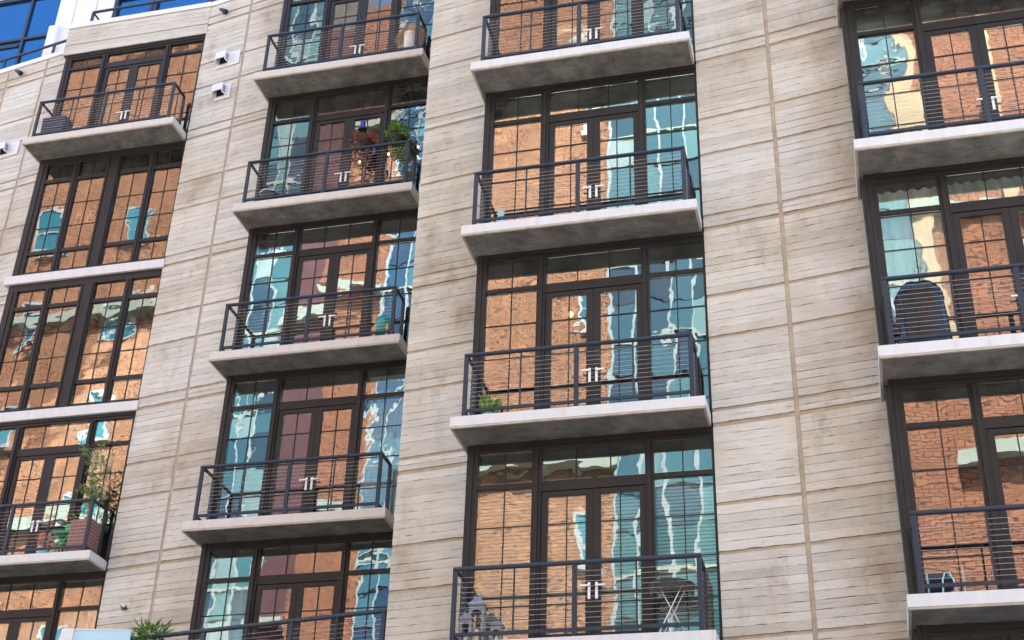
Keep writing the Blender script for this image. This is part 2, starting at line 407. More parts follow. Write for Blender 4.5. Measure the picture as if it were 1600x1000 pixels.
def board_variant(L, h):
    rough = random.choice((0.15, 0.35, 0.5, 0.65)); k = random.randrange(4)
    key = (round(L, 2), round(h, 3), rough, k)
    if key not in _bm:
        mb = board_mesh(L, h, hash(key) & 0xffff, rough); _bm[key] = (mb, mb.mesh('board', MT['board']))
    return _bm[key]
boards = []          # (distance, wall part, matrix, L, h)
def frame_at(A, Bp):
    A = Vector((*A, 0)); t = (Vector((*Bp, 0)) - A); L = t.length; t.normalize()
    y = Vector((0, 0, 1)).cross(t)
    m = Matrix((t, y, Vector((0, 0, 1)))).transposed().to_4x4(); m.translation = A
    return m, L
def wall_run(pts, top, extra=None, n_lo=-1, n_hi=6, name='wall'):
    """pts: plan polyline, one column of panels for each segment"""
    mb = MB(); jo = MB()
    back = 0.3
    for a, b in zip(pts[:-1], pts[1:]):
        m, L = frame_at(a, b)
        mb.box(0, L, 0.0, back, 0, top, m)
    wall = part(name, mb, MT['backing'], B, bloc((0, 0, 0)))
    ns = len(pts)-1
    for si, (a, b) in enumerate(zip(pts[:-1], pts[1:])):
        m, L = frame_at(a, b)
        g0 = 0.035 if si > 0 else 0.0; g1 = 0.035 if si < ns-1 else 0.0
        xa, xb = g0, L-g1
        jz = []
        for n in range(n_lo, n_hi):
            for (z0, z1, k) in PAN:
                Z0, Z1 = fl(n)+z0, min(fl(n)+z1, top-0.02)
                if Z1 - Z0 < 0.06: continue
                kk = max(1, round((Z1-Z0)/((z1-z0)/k))); h = (Z1-Z0)/kk
                for j in range(kk):
                    zc = Z0 + j*h
                    mid = m @ Vector(((xa+xb)/2, 0, zc+h/2))
                    e0 = m @ Vector((xa, 0, zc)); e1 = m @ Vector((xb, 0, zc))
                    if not (in_view(mid) or in_view(e0) or in_view(e1)): continue
                    mm = m @ Matrix.Translation((xa, 0, zc))
                    boards.append(((mid-CAM).length, wall, mm, xb-xa, h))
            for z0, z1 in ((-0.214, -0.146), (0.036, 0.084), (1.241, 1.289), (1.966, 2.014)):
                if fl(n)+z1 < top: jo.box(xa+0.001, xb-0.001, -0.006 if z0 > -0.2 else -0.002, -0.001, fl(n)+z0, fl(n)+z1, m)
        if g1: jo.box(xb+0.001, L+0.034, -0.011, -0.0005, 0, top-0.01, m)
    s = part('joint_sealant', jo, MT['seal'], wall); s['kind'] = 'stuff'; return wall
def add_boards():
    boards.sort(key=lambda q: q[0])
    rest = MB()
    for i, (d, wall, mm, L, h) in enumerate(boards):
        mb, me = board_variant(L, h)
        if i < 300:
            o = bpy.data.objects.new('board', me); col.objects.link(o); o.parent = wall
            o.matrix_local = Matrix.Translation(BO - wall.location - BO) @ Matrix.Translation(-wall.location*0) @ mm if False else Matrix.Translation(-(BO + wall.location)) @ mm
        else:
            rest.add([mm @ Vector(p) - BO for p in mb.v], mb.f)
    if rest.v:
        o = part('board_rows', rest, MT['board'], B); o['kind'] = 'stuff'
TOP = fl(0) + 3.81
W01 = wall_run([(-25.6, 24.45), (-22.3, 23.90), (-19.93, 23.50), (-18.7, 23.29), (-17.53, 23.09)], TOP)
W12 = wall_run([(-13.82, 22.42), (-12.63, 22.21), (-11.39, 22.0)], TOP)
W23 = wall_run([(-6.93, 19.08), (-5.56, 18.87)], TOP)
W34 = wall_run([(-1.86, 18.25), (-0.645, 18.08), (0.612, 17.86)], TOP)
# the forward step of the wall beside the second bay
st = MB().box(-6.93+0.0, -6.63, 19.40, 21.55, 0, TOP).box(-7.70, -6.931, 21.36, 21.6, 0, TOP)
part('wall_return', st, MT['plain'], B, -BO)
# right of the fourth bay
st = MB().box(4.32, 12, 17.22, 17.6, 0, TOP); part('wall', st, MT['plain'], B, -BO)
# parapets over the bays
def parapet(x0, x1, y, z0, first=True):
    w = part('parapet', MB().box(x0, x1, y, y+0.25, z0, TOP), MT['backing'], B, -BO)
    for (a, b, k) in ((z0, fl(0)+3.25, 2), (fl(0)+3.285, TOP-0.02, 4)):
        h = (b-a)/k
        for j in range(k):
            mm = Matrix.Translation((x0, y, a+j*h))
            mid = Vector(((x0+x1)/2, y, a+j*h))
            if in_view(mid, 900): boards.append(((mid-CAM).length, w, mm, x1-x0, h))
    part('joint_sealant', MB().box(x0, x1, y-0.006, y-0.001, fl(0)+3.25, fl(0)+3.285), MT['seal'], w)
    return w
for b in range(4): parapet(BX[b]+0.02, BX[b]+3.82, BY[b]-0.02, fl(0)+2.97)
def coping(pts):
    mb = MB()
    for a, b in zip(pts[:-1], pts[1:]):
        m, L = frame_at(a, b); mb.box(-0.012, L+0.012, -0.045, 0.36, TOP, TOP+0.14, m)
    part('coping', mb, MT['panel'], B, -BO, bev=0.008)
coping([(-25.6, 24.45), (-22.3, 23.90), (-19.93, 23.50), (-17.60, 23.10)])
coping([(BX[0]+0.02, BY[0]-0.02), (BX[0]+3.81, BY[0]-0.02)]); coping([(-13.82, 22.42), (-11.48, 22.0)])
coping([(BX[1]+0.02, BY[1]-0.02), (BX[1]+3.81, BY[1]-0.02)]); coping([(-6.93, 19.08), (-5.65, 18.9)])
coping([(BX[2]+0.02, BY[2]-0.02), (BX[2]+3.81, BY[2]-0.02)]); coping([(-1.86, 18.25), (0.51, 17.86)])
coping([(BX[3]+0.02, BY[3]-0.02), (BX[3]+3.81, BY[3]-0.02)])
# core of the building, roof and party walls
core = MB().box(-45, 14, 27.5, 42, 0, fl(0)+3.5)  # unseen mass and roof slabs, added to block sun and light leaks into rooms
for x0, x1, y in ((-45, -25.61, 24.6), (-25.6, -17.55, 24.75), (-17.54, -13.81, BY[0]+.3), (-13.80, -11.39, 22.8), (-11.38, -6.64, BY[1]+.32), (-6.62, -1.87, 19.4), (-1.86, 0.605, 18.6), (0.61, 14, 17.7)):
    core.box(x0, x1, y, 27.49, fl(0)+3.23, fl(0)+3.5)
part('roof', core, MT['roof'], B, -BO)
cw = MB().box(-45, -25.62, 24.5, 24.9, 0, fl(0)+3.22)
part('wall', cw, MT['plain'], B, -BO)

# --- windows (local origin: BX, BY, floor)
def bars(mb, lst):
    for x0, x1, z0, z1, y0, y1 in lst: mb.box(x0, x1, y0, y1, z0, z1)
def pane(x0, x1, z0, z1, parent, vm=1, rows=(), y=0.052):
    hw, hh = (x1-x0)/2, (z1-z0)/2
    mb = MB().box(-hw, hw, 0, 0.006, -hh, hh)
    o = part('pane', mb, MT['glass'], parent, ((x0+x1)/2, y, (z0+z1)/2))
    if vm or rows:
        mu = MB(); t = 0.0075
        for k in range(1, vm+1):
            xx = -hw + 2*hw*k/(vm+1); mu.box(xx-t, xx+t, -0.012, -0.002, -hh, hh)
        for zz in rows: mu.box(-hw, hw, -0.0115, -0.0025, zz-(z0+z1)/2-t, zz-(z0+z1)/2+t)
        mg = part('muntin_grid', mu, MT['bronze'], parent, ((x0+x1)/2, y, (z0+z1)/2))
        if vm > 1 and not rows: mg['kind'] = 'stuff'
    return o
def tilt(o, s=0.003):
    o.rotation_euler = (random.uniform(-s, s)*1.0, 0, random.uniform(-s, s))
def make_door_window(head, ret):
    """french door between two side lights with a transom above; ret: depth of the left return"""
    z3 = head; z2 = head - 0.15
    f = MB()
    bars(f, [(FX0, 0.27, 0, z3, 0, 0.14), (1.11, 1.25, 0, z2, 0.0, 0.14), (2.79, 2.91, 0, z2, 0.0, 0.14), (3.755, FX1, 0, z2, 0, 0.14),
             (0.27, FX1, z2, z3, 0.004, 0.14), (0.27, 1.11, 2.49, 2.56, 0.012, 0.12), (2.91, 3.755, 2.49, 2.56, 0.012, 0.12), (1.25, 2.79, 2.40, 2.56, 0.012, 0.13),
             (0.27, 1.11, 0.0, 0.10, 0.01, 0.13), (2.91, 3.755, 0.0, 0.10, 0.01, 0.13), (1.25, 2.79, 0.0, 0.04, 0.01, 0.13),
             (1.155, 1.205, 0.01, z2-0.01, -0.03, 0.0), (2.825, 2.875, 0.01, z2-0.01, -0.03, 0.0), (0.15, 0.20, 0.01, z3-0.02, -0.018, 0.0),
             (0.27, FX1, z2+0.055, z2+0.085, -0.018, 0.004)])
    win = part('window', f, MT['bronze'], None)
    part('side_flashing', MB().box(FX0+0.004, FX0+0.05, 0.1405, ret-.1, 0.002, z3+0.15), MT['flash'], win)
    rows = (0.69, 1.29, 1.89)
    for x0, x1 in ((0.27, 1.11), (2.91, 3.755)):
        tilt(pane(x0, x1, 2.56, z2, win, 1)); tilt(pane(x0, x1, 0.10, 2.49, win, 1, rows))
    tilt(pane(1.25, 2.79, 2.56, z2, win, 2))
    for s, (x0, x1, gx0, gx1) in enumerate(((1.255, 2.018, 1.35, 1.91), (2.022, 2.785, 2.13, 2.70))):
        d = MB(); bars(d, [(x0, gx0, 0.05, 2.392, 0.028, 0.085), (gx1, x1, 0.05, 2.392, 0.028, 0.085), (gx0, gx1, 2.318, 2.392, 0.028, 0.085), (gx0, gx1, 0.05, 0.26, 0.028, 0.085)])
        part('door_leaf', d, MT['bronze'], win)
        tilt(pane(gx0, gx1, 0.26, 2.318, win, 1, rows, 0.055))
        hx = 1.965 if s == 0 else 2.072; sg = -1 if s == 0 else 1
        h = MB().box(hx-0.019, hx+0.019, 0.012, 0.028, 0.735, 0.975)
        h.box(min(hx, hx+sg*0.125), max(hx, hx+sg*0.125), -0.035, -0.015, 0.908, 0.932).box(hx-0.013, hx+0.013, -0.034, 0.012, 0.907, 0.933)
        part('door_handle', h, MT['handle'], win, bev=0.003)
    return win
def make_four_light(ret):
    z3, z2 = 3.22, 3.03
    f = MB()
    bars(f, [(0.10, 0.34, 0, z3, 0, 0.14), (1.03, 1.17, 0.02, z2, 0, 0.14), (1.90, 2.23, 0.02, z2, -0.01, 0.14), (2.965, 3.10, 0.02, z2, 0, 0.14), (3.775, FX1, 0.02, z2, 0, 0.14), (0.34, FX1, z2, z3, 0.004, 0.14), (0.34, FX1, 0.0, 0.10, 0.004, 0.14),
             (1.08, 1.12, 0.03, z2-0.01, -0.022, 0.0), (3.01, 3.05, 0.03, z2-0.01, -0.022, 0.0), (0.2, 0.25, 0.01, z2, -0.018, 0.0), (1.925, 1.955, 0.03, z2, -0.03, -0.01), (2.175, 2.205, 0.03, z2, -0.03, -0.01)])
    for x0, x1 in ((0.34, 1.03), (1.17, 1.90), (2.23, 2.965), (3.10, 3.775)):
        bars(f, [(x0, x1, 0.57, 0.66, 0.012, 0.12), (x0, x1, 2.53, 2.62, 0.012, 0.12)])
    win = part('window', f, MT['bronze'], None)
    part('side_flashing', MB().box(0.104, 0.15, 0.1405, ret-.1, 0.002, z3+0.15), MT['flash'], win)
    for x0, x1 in ((0.34, 1.03), (1.17, 1.90), (2.23, 2.965), (3.10, 3.775)):
        tilt(pane(x0, x1, 0.10, 0.57, win, 1)); tilt(pane(x0, x1, 0.66, 2.53, win, 1, (1.28, 1.9))); tilt(pane(x0, x1, 2.62, z2, win, 1))
    return win
def place(win, b, n, first):
    o = win if first else copy_tree(win, B)
    o.parent = B; o.location = Vector((BX[b], BY[b], fl(n))) - BO
    return o
RET = [0.72, 0.68, 0.68, 0.66]
WIN = {}
for b in range(4):
    for n in range(0, 6):
        if b == 0 and n in (1, 2): w_ = make_four_light(RET[b])
        else: w_ = make_door_window(2.97 if n == 0 else 3.222, RET[b])
        w_.parent = B; w_.location = Vector((BX[b], BY[b], fl(n))) - BO
        WIN[b, n] = w_
# rooms behind the glass
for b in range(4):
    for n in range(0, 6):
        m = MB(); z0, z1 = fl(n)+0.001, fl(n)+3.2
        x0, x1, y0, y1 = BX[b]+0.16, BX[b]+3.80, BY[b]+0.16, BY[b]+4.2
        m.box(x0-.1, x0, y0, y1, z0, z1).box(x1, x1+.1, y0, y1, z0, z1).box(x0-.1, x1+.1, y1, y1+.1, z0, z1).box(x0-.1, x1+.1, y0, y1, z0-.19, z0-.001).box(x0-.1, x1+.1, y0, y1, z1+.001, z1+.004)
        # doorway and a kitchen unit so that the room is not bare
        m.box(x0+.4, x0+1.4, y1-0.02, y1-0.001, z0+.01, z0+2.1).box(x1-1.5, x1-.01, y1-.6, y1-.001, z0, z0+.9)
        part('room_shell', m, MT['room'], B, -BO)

# --- balconies (local origin: BX, BF, floor)
RZ = 1.055
def make_balcony(ret, fm='white', furnished=True):
    s = MB().box(0.012, SW-0.012, 0.012, CANT+0.13, -0.178, -0.003).box(0.012, 0.097, CANT+0.1305, CANT+ret, -0.178, -0.003)
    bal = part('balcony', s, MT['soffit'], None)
    fa = MB().box(0, SW, 0, 0.05, -0.155, 0.004).box(0, 0.05, 0.05, CANT+ret-0.02, -0.155, 0.004).box(SW-0.05, SW, 0.05, CANT-0.01, -0.155, 0.004).box(0.05, SW-0.05, 0.05, CANT-0.03, -0.002, 0.003)
    part('fascia', fa, MT[fm], bal, bev=0.007)
    lp = MB().box(0.006, SW-0.006, 0.006, 0.04, -0.185, -0.156).box(0.006, 0.04, 0.04, CANT+ret-0.03, -0.185, -0.156).box(SW-0.04, SW-0.006, 0.04, CANT-0.02, -0.185, -0.156)
    part('drip_edge', lp, MT['lip'], bal)
    if furnished: make_rail(bal)
    return bal
def make_rail(bal, x0=0.19, x1=SW-0.19, y=0.075, yb=CANT-0.08):
    tr = MB().tube([(x0-0.03, y, RZ), (x1+0.03, y, RZ)], 0.034, 10).tube([(x0, y+0.03, RZ), (x0, yb, RZ)], 0.031, 8).tube([(x1, y+0.03, RZ), (x1, yb, RZ)], 0.031, 8)
    part('top_rail', tr, MT['steel'], bal, smooth=False)
    for x, yy in ((x0, y), (x1, y), (x0, yb), (x1, yb)):
        part('post', MB().box(x-0.032, x+0.032, yy-0.024, yy+0.024, 0.004, RZ-0.028).box(x-0.05, x+0.05, yy-0.045, yy+0.045, 0.0035, 0.014), MT['steel'], bal, bev=0.004)
    xm = (x0+x1)/2
    part('post', MB().box(xm-0.034, xm+0.034, y-0.022, y+0.022, 0.004, RZ-0.028).box(xm-0.05, xm+0.05, y-0.04, y+0.04, 0.0035, 0.014), MT['steel'], bal, bev=0.004)
    for q in (0.25, 0.75):
        xx = x0+(x1-x0)*q
        part('picket', MB().box(xx-0.012, xx+0.012, y-0.008, y+0.008, 0.14, RZ-0.03), MT['steel'], bal)
    br = MB().box(x0+0.032, xm-0.034, y-0.018, y+0.018, 0.095, 0.14).box(xm+0.034, x1-0.032, y-0.018, y+0.018, 0.095, 0.14)
    br.box(x0-0.015, x0+0.015, y+0.024, yb-0.024, 0.095, 0.14).box(x1-0.015, x1+0.015, y+0.024, yb-0.024, 0.095, 0.14)
    part('bottom_rail', br, MT['steel'], bal)
    cb = MB()
    for k in range(11):
        z = 0.205 + k*0.0725
        cb.tube([(x0, y, z), ((x0+xm)/2, y, z-random.uniform(0, .003)), (xm, y, z), ((x1+xm)/2, y, z-random.uniform(0, .003)), (x1, y, z)], 0.0023, 4, False)
        cb.tube([(x0, y, z), (x0, yb, z)], 0.0023, 4, False).tube([(x1, y, z), (x1, yb, z)], 0.0023, 4, False)
    part('cables', cb, MT['cable'], bal)['kind'] = 'stuff'
BAL = [(0, 0, 'cream'), (0, 3, 'white'), (1, 0, 'cream'), (1, 1, 'cream'), (1, 2, 'cream'), (1, 3, 'cream'), (2, 0, 'white'), (2, 1, 'white'), (2, 2, 'white'), (2, 3, 'white'), (2, 4, 'white'), (3, 1, 'white'), (3, 2, 'white'), (3, 3, 'white'), (3, 4, 'white')]
for b, n, fm in BAL:
    o = make_balcony(RET[b], fm)
    o.parent = B; o.location = Vector((BX[b], BF[b], fl(n))) - BO
# slab bands of the two storeys without a balcony
for n in (1, 2):
    band = MB().box(-0.02, SW+0.06, -0.06, 0.3, -0.2, 0.012)
    part('floor_band', band, MT['white'], B, Vector((BX[0], BY[0], fl(n))) - BO, bev=0.008)
for b, n in ((0, 4), (0, 5), (1, 4), (1, 5), (2, 5), (3, 5), (3, 0)):   # plain slab edges below and above the picture
    part('floor_band', MB().box(0.1, SW, -0.02, 0.3, -0.178, 0.0), MT['plain'], B, Vector((BX[b], BY[b], fl(n))) - BO)

# --- terrace in front of the second bay, low in the picture
tz = fl(4)
tp = [(-12.75, 19.22), (-11.3, 19.45), (-11.2, 19.72), (-6.94, 19.02), (-6.94, 21.3), (-7.72, 21.40), (-11.38, 21.40), (-11.38, 21.95), (-12.75, 22.1)]
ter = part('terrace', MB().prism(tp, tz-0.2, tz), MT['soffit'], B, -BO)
ra, rb = Vector((-11.9, 20.02, tz)), Vector((-6.99, 19.24, tz))
tr = MB().tube([ra+Vector((0, 0, RZ)), rb+Vector((0, 0, RZ))], 0.036, 10); part('top_rail', tr, MT['steel'], ter, BO*0)
dv = (rb-ra)
for k in range(7):
    p = ra + dv*(0.01+0.163*k); m, L = frame_at((ra.x, ra.y), (rb.x, rb.y))
    mm = m.copy(); mm.translation = p
    wd = 0.034 if k % 2 == 0 else 0.012
    part('post' if k % 2 == 0 else 'picket', MB().box(-wd, wd, -0.02, 0.02, 0.003, RZ-0.03, mm), MT['steel'], ter)
cb = MB()
for k in range(11): cb.tube([ra+Vector((0, 0, 0.2+k*0.0725)), rb+Vector((0, 0, 0.2+k*0.0725))], 0.0023, 4, False)
part('cables', cb, MT['cable'], ter)['kind'] = 'stuff'
m, L = frame_at((-12.30, 19.32), (-11.40, 19.50))
part('screen_panel', MB().box(0, L, 0, 0.03, 0.05+tz, tz+1.03, m), MT['frost'], ter)
part('screen_cap', MB().box(0, L, -0.008, 0.038, tz+1.0305, tz+1.05, m), MT['panel'], ter)
part('screen_post', MB().box(-0.2, -0.001, -0.05, 0.12, tz+0.003, tz+1.04, m), MT['panel'], ter, bev=0.006)

# --- penthouse behind the coping at the upper left
pz = fl(0)+3.5
ph = part('penthouse', MB().box(-19.45, -17.78, 24.1, 24.4, pz, pz+5).box(-45, -19.46, 24.16, 24.22, pz+3.62, pz+5).box(-17.77, -6, 24.1, 24.4, pz+4.2, pz+5).box(-45, -6, 24.41, 27.4, pz+4.9, pz+5.0), MT['panel'], B, -BO)
for x in (-18.3, -18.95): part('panel_seam', MB().box(x, x+0.018, 24.094, 24.099, pz, pz+5), MT['lip'], ph)
part('corner_panel', MB().box(-19.52, -19.25, 23.98, 24.098, pz, pz+2.2), MT['panel'], ph, bev=0.006)
fr = MB()
xs = [-25.6, -24.0, -22.0, -20.42, -19.47]
bars(fr, [(x, x+0.07, pz, pz+3.6, 24.14, 24.26) for x in xs[:-1]] + [(-25.6, -19.46, pz+3.5, pz+3.62, 24.13, 24.26), (-25.6, -19.46, pz+2.03, pz+2.11, 24.15, 24.25), (-25.6, -19.46, pz, pz+0.1, 24.15, 24.25), (-21.6, -20.50, pz+1.83, pz+1.93, 24.16, 24.24), (-21.6, -21.5, pz+.1, pz+1.83, 24.16, 24.24)])
part('window_frame', fr, MT['steel'], ph)
for a, b in zip(xs[:-1], xs[1:]):
    for z0, z1 in ((0.1, 2.03), (2.11, 3.5)):
        part('pane', MB().box(a+0.07, b, 24.2, 24.21, pz+z0, pz+z1), MT['skyglass'], ph)
fr = MB(); xs = [-17.77, -16.7, -16.6, -15.0, -14.9, -13.3, -13.2, -11.5, -10, -8, -6.08]
bars(fr, [(x, x+0.1, pz, pz+4.2, 24.12, 24.26) for x in xs] + [(-17.77, -6, pz+4.1, pz+4.199, 24.13, 24.25), (-17.77, -6, pz+2.9, pz+2.98, 24.14, 24.25)])
part('window_frame', fr, MT['steel'], ph)
for a, b in zip(xs[:-1], xs[1:]):
    if b-a > 0.3: part('pane', MB().box(a+0.1, b, 24.2, 24.21, pz+0.05, pz+4.1), MT['skyglass'], ph)
rl = MB().tube([(-25.4, 24.55, fl(0)+4.62), (-22.3, 24.15, fl(0)+4.62), (-19.93, 23.78, fl(0)+4.62), (-18.2, 23.5, fl(0)+4.64)], 0.035, 8)
part('top_rail', rl, MT['steel'], ph)
for x, y in ((-22.3, 24.15), (-20.5, 23.87), (-18.9, 23.61)): part('post', MB().box(x-.03, x+.03, y-.02, y+.02, pz, fl(0)+4.6), MT['steel'], ph)
rl = MB().tube([(-17.22, 23.4, fl(0)+4.5), (-17.22, 22.62, fl(0)+4.5), (-14.0, 22.60, fl(0)+4.5), (-12.0, 22.3, fl(0)+4.5)], 0.036, 8)
part('top_rail', rl, MT['steel'], ph)
for x in (-17.22, -15.6, -14.0): part('post', MB().box(x-.03, x+.03, 22.60, 22.64, pz, fl(0)+4.48), MT['steel'], ph)

# --- wall vents and spot lamps
def vent(p, yaw, plate_w, plate_off):
    v = part('wall_vent', MB().box(-plate_w/2+plate_off, plate_w/2+plate_off, -0.045, -0.024, -0.21, 0.21), MT['panel'], B, bev=0.004)
    v.location = Vector(p) - BO; v.rotation_euler.z = yaw
    h = MB()
    x0, x1, yb, yf = -0.14, 0.14, -0.0455, -0.20
    h.box(x0, x1, yf, yb, 0.13, 0.15).box(x0, x0+0.012, yf, yb, -0.12, 0.13).box(x1-0.012, x1, yf, yb, -0.12, 0.13).box(x0+.012, x1-.012, yf, yf+0.012, -0.05, 0.13)
    part('hood', h, MT['panel'], v)
    part('duct_opening', MB().box(x0+0.03, x1-0.03, -0.05, -0.0457, -0.11, 0.11), MT['black'], v)
    for s in (-1, 1):
        for k in range(3): part('slot', MB().box(s*0.1405-0.0006, s*0.1405+0.0006, -0.17, -0.08, -0.07+k*0.06, -0.035+k*0.06), MT['black'], v)
YW = math.atan2(-0.21, 1.19)
vent((-13.13, 22.29, fl(0)+1.90), YW, 0.62, 0.12)
vent((-13.06, 22.28, fl(0)+0.93), YW, 0.42, 0.05)
vent((-19.36, 23.40, fl(0)+1.08), YW, 0.62, 0.14)
for p in ((-13.34, 22.31, fl(0)+3.44), (-19.50, 23.40, fl(0)+3.56), (-20.35, 23.54, fl(0)+3.0)):
    s = part('spot_lamp', MB().box(-0.05, 0.05, -0.04, -0.024, -0.05, 0.05).tube([(0, -0.04, 0), (0, -0.1, -0.02)], 0.018, 8), MT['black'], B)
    s.location = Vector(p) - BO; s.rotation_euler.z = YW
    part('lamp_head', MB().tube([(-0.09, -0.13, 0.05), (0.02, -0.11, -0.02), (0.09, -0.1, -0.08)], [0.03, 0.06, 0.065], 10), MT['black'], s)
add_boards()

# ---------------------------------------------------------------- buildings across the street (seen mirrored in the windows)
OY = -3.0
def opp(name, label, x0, x1, h, wallmat, wins, cornice, depth=14, wm='dwin'):
    e = tag(empty(name, ((x0+x1)/2, OY, 0)), label, 'building')
    off = Vector(((x0+x1)/2, OY, 0))
    part('wall', MB().box(x0, x1, OY-depth, OY, 0, h), MT[wallmat], e, -off)
    for (xc, ww, z0, z1) in wins:
        fr = MB().box(xc-ww/2-.12, xc-ww/2, OY+.001, OY+.1, z0, z1).box(xc+ww/2, xc+ww/2+.12, OY+.001, OY+.1, z0, z1).box(xc-ww/2-.12, xc+ww/2+.12, OY+.001, OY+.1, z1, z1+.14).box(xc-ww/2-.2, xc+ww/2+.2, OY+.001, OY+.16, z0-.2, z0).box(xc-ww/2, xc+ww/2, OY+.03, OY+.08, (z0+z1)/2-.05, (z0+z1)/2+.05)
        f = part('window', fr, MT['wtrim'], e, -off)
        part('pane', MB().box(xc-ww/2, xc+ww/2, OY+.002, OY+.03, z0, z1), MT[wm], f)
    for z, t, mname in cornice:
        part('cornice', MB().box(x0-.02, x1+.02, OY+.0, OY+.4, z, z+t), MT[mname], e, -off)
    return e, off
def grid(xs, z0, z1, dz, ww, hh): return [(x, ww, z, z+hh) for x in xs for z in [z0+dz*k for k in range(int((z1-z0)/dz)+1)]]
opp('brick_building', 'tall orange brick building reflected in the windows of the leftmost bay', -50, -27.6, 50, 'brick2',
    grid((-45, -40.2, -35.8, -31.2), 6, 46, 5.1, 0.95, 2.1), [(12, .5, 'stone'), (22.4, .5, 'stone'), (32.6, .5, 'stone'), (42.8, .5, 'stone'), (49, 1, 'stone')])
e, off = opp('brick_building', 'narrow maroon brick building reflected in the door leaves of the second bay', -22.1, -20.35, 46, 'maroon', [], [(17, .4, 'stone'), (30, .4, 'stone')])
e, off = opp('brick_building', 'slim orange brick tower reflected beside the maroon one', -20.34, -17.9, 47, 'brick', [], [(13, .4, 'stone'), (21.5, .4, 'stone'), (31, .4, 'stone'), (40, .4, 'stone')])
opp('brick_building', 'orange brick block reflected in the left panes of the third bay', -12.6, -7.25, 43, 'brick2', grid((-8.05,), 8, 40, 8.4, .45, 1.6), [(11.4, .45, 'stone'), (19.7, .45, 'stone'), (28.2, .45, 'stone'), (36.4, .45, 'stone')])
e, off = opp('brick_building', 'dark orange brick block reflected in the rightmost bay', 2.55, 11, 36.5, 'brick', grid((8.4,), 5, 33, 4.6, 1.2, 2.4), [(9.6, .45, 'stone'), (18, .45, 'stone'), (26.4, .45, 'stone'), (35.6, .9, 'stone')])
part('pilaster', MB().box(-0.0, 0.55, OY+0.001, OY+0.25, 21.6, 36.4).box(2.9, 3.2, OY+0.001, OY+0.25, 0, 36.4), MT['limestone'], e, Vector((2.56, 0, 0)) - off)
part('annex_wall', MB().box(0.2, 2.9, OY+0.09, OY+0.5, 0, 21.3), MT['brick'], e, -off)
part('annex_cornice', MB().box(0.1, 2.95, OY+0.08, OY+0.62, 21.301, 21.7), MT['stone'], e, -off)
def tower(label, x0, x1, h, gm, pw, phh, yo=0.0):
    e = tag(empty('glass_tower', ((x0+x1)/2, OY+yo, 0)), label, 'building'); off = Vector(((x0+x1)/2, OY+yo, 0)); Y = OY+yo
    part('core', MB().box(x0, x1, Y-14, Y-0.1, 0, h), MT['plain'], e, -off)
    gmb = MB(); mu = MB(); nx = max(1, round((x1-x0)/pw)); w_ = (x1-x0)/nx; nz = int(h/phh)
    for i in range(nx):
        for k in range(nz):
            gmb.box(x0+i*w_+.04, x0+(i+1)*w_-.04, Y-.09, Y-random.uniform(.0, .03), k*phh+.04, (k+1)*phh-.04)
    for i in range(nx+1): mu.box(x0+i*w_-.045, x0+i*w_+.045, Y-.06, Y+.06, 0, h)
    sp = MB()
    for k in range(0, nz+1, 3): sp.box(x0, x1, Y-.05, Y+.05, k*phh-.05, k*phh+.05)
    o = part('glazing', gmb, MT[gm], e, -off); o['kind'] = 'stuff'
    part('mullions', mu, MT['mull'], e, -off)
    part('spandrel_bands', sp, MT['stone'], e, -off)
tower('teal glass tower reflected in the left panes of the second bay', -27.58, -22.12, 53, 'teal', 0.8, 1.25)
tower('blue glass tower reflected in the right panes of the second bay', -17.88, -12.62, 53, 'blueg', 0.9, 1.3)
tower('teal glass tower reflected in the right panes of the third bay', -7.23, 2.53, 43, 'teal', 0.9, 1.35)

# ---------------------------------------------------------------- curtains and blinds behind the glass
def curtain(b, n, x0, x1, z0, z1, mat, label, cat='curtain', amp=0.03, wl=0.16):
    m = MB(); vs = []; fs = []; ns = int((x1-x0)/0.02)
    for i in range(ns+1):
        x = x0+(x1-x0)*i/ns; y = amp*math.sin(2*math.pi*x/wl + 0.8*math.sin(x*5))
        vs += [(x, y, z0), (x, y, z1), (x, y+0.004, z0), (x, y+0.004, z1)]
    for i in range(ns):
        a = 4*i; fs += [(a, a+4, a+5, a+1), (a+2, a+3, a+7, a+6)]
    m.add(vs, fs)
    o = part(cat.replace(' ', '_'), m, MT[mat], None, (BX[b], BY[b]+0.20, fl(n)), smooth=True)
    tag(o, label, cat); return o
def blind(b, n, x0, x1, z0, z1, label, mat='blind', pitch=0.055):
    e = tag(empty('venetian_blind', (BX[b], BY[b]+0.18, fl(n))), label, 'blind')
    m = MB(); k = 0; z = z1
    while z > z0:
        m.add([(x0, -0.012, z-0.024), (x1, -0.012, z-0.024), (x1, 0.012, z+0.024), (x0, 0.012, z+0.024)], ((0, 1, 2, 3),)); z -= pitch
    o = part('slats', m, MT[mat], e); o['kind'] = 'stuff'
    part('head_rail', MB().box(x0, x1, -0.03, 0.03, z1+0.02, z1+0.08), MT[mat], e)
curtain(3, 3, 0.24, 1.2, 0.02, 3.0, 'curtain', 'white sheer curtain behind the side pane by the covered grill')
curtain(3, 3, 1.22, 3.8, 2.45, 3.02, 'shade', 'grey green valance above the doors by the covered grill')
curtain(3, 2, 0.26, 1.12, 2.5, 3.0, 'shade', 'olive shade in the top corner pane of the upper right window', 'shade', 0.004, 0.9)
curtain(0, 1, 2.2, 3.8, 2.45, 3.05, 'shade', 'pale green shade in the top panes of the four-light window under the top balcony', 'shade', 0.005, 0.9)
curtain(0, 1, 1.15, 1.95, 2.2, 3.05, 'shade', 'dark pleated curtain beside the wide mullion under the top left balcony', 'curtain')
curtain(0, 4, 0.3, 3.7, 0.2, 2.6, 'curtain', 'cream curtains behind the lowest left window')
curtain(1, 1, 0.55, 0.85, 0.05, 2.9, 'curtain', 'narrow white curtain in the left pane of the flower basket window')
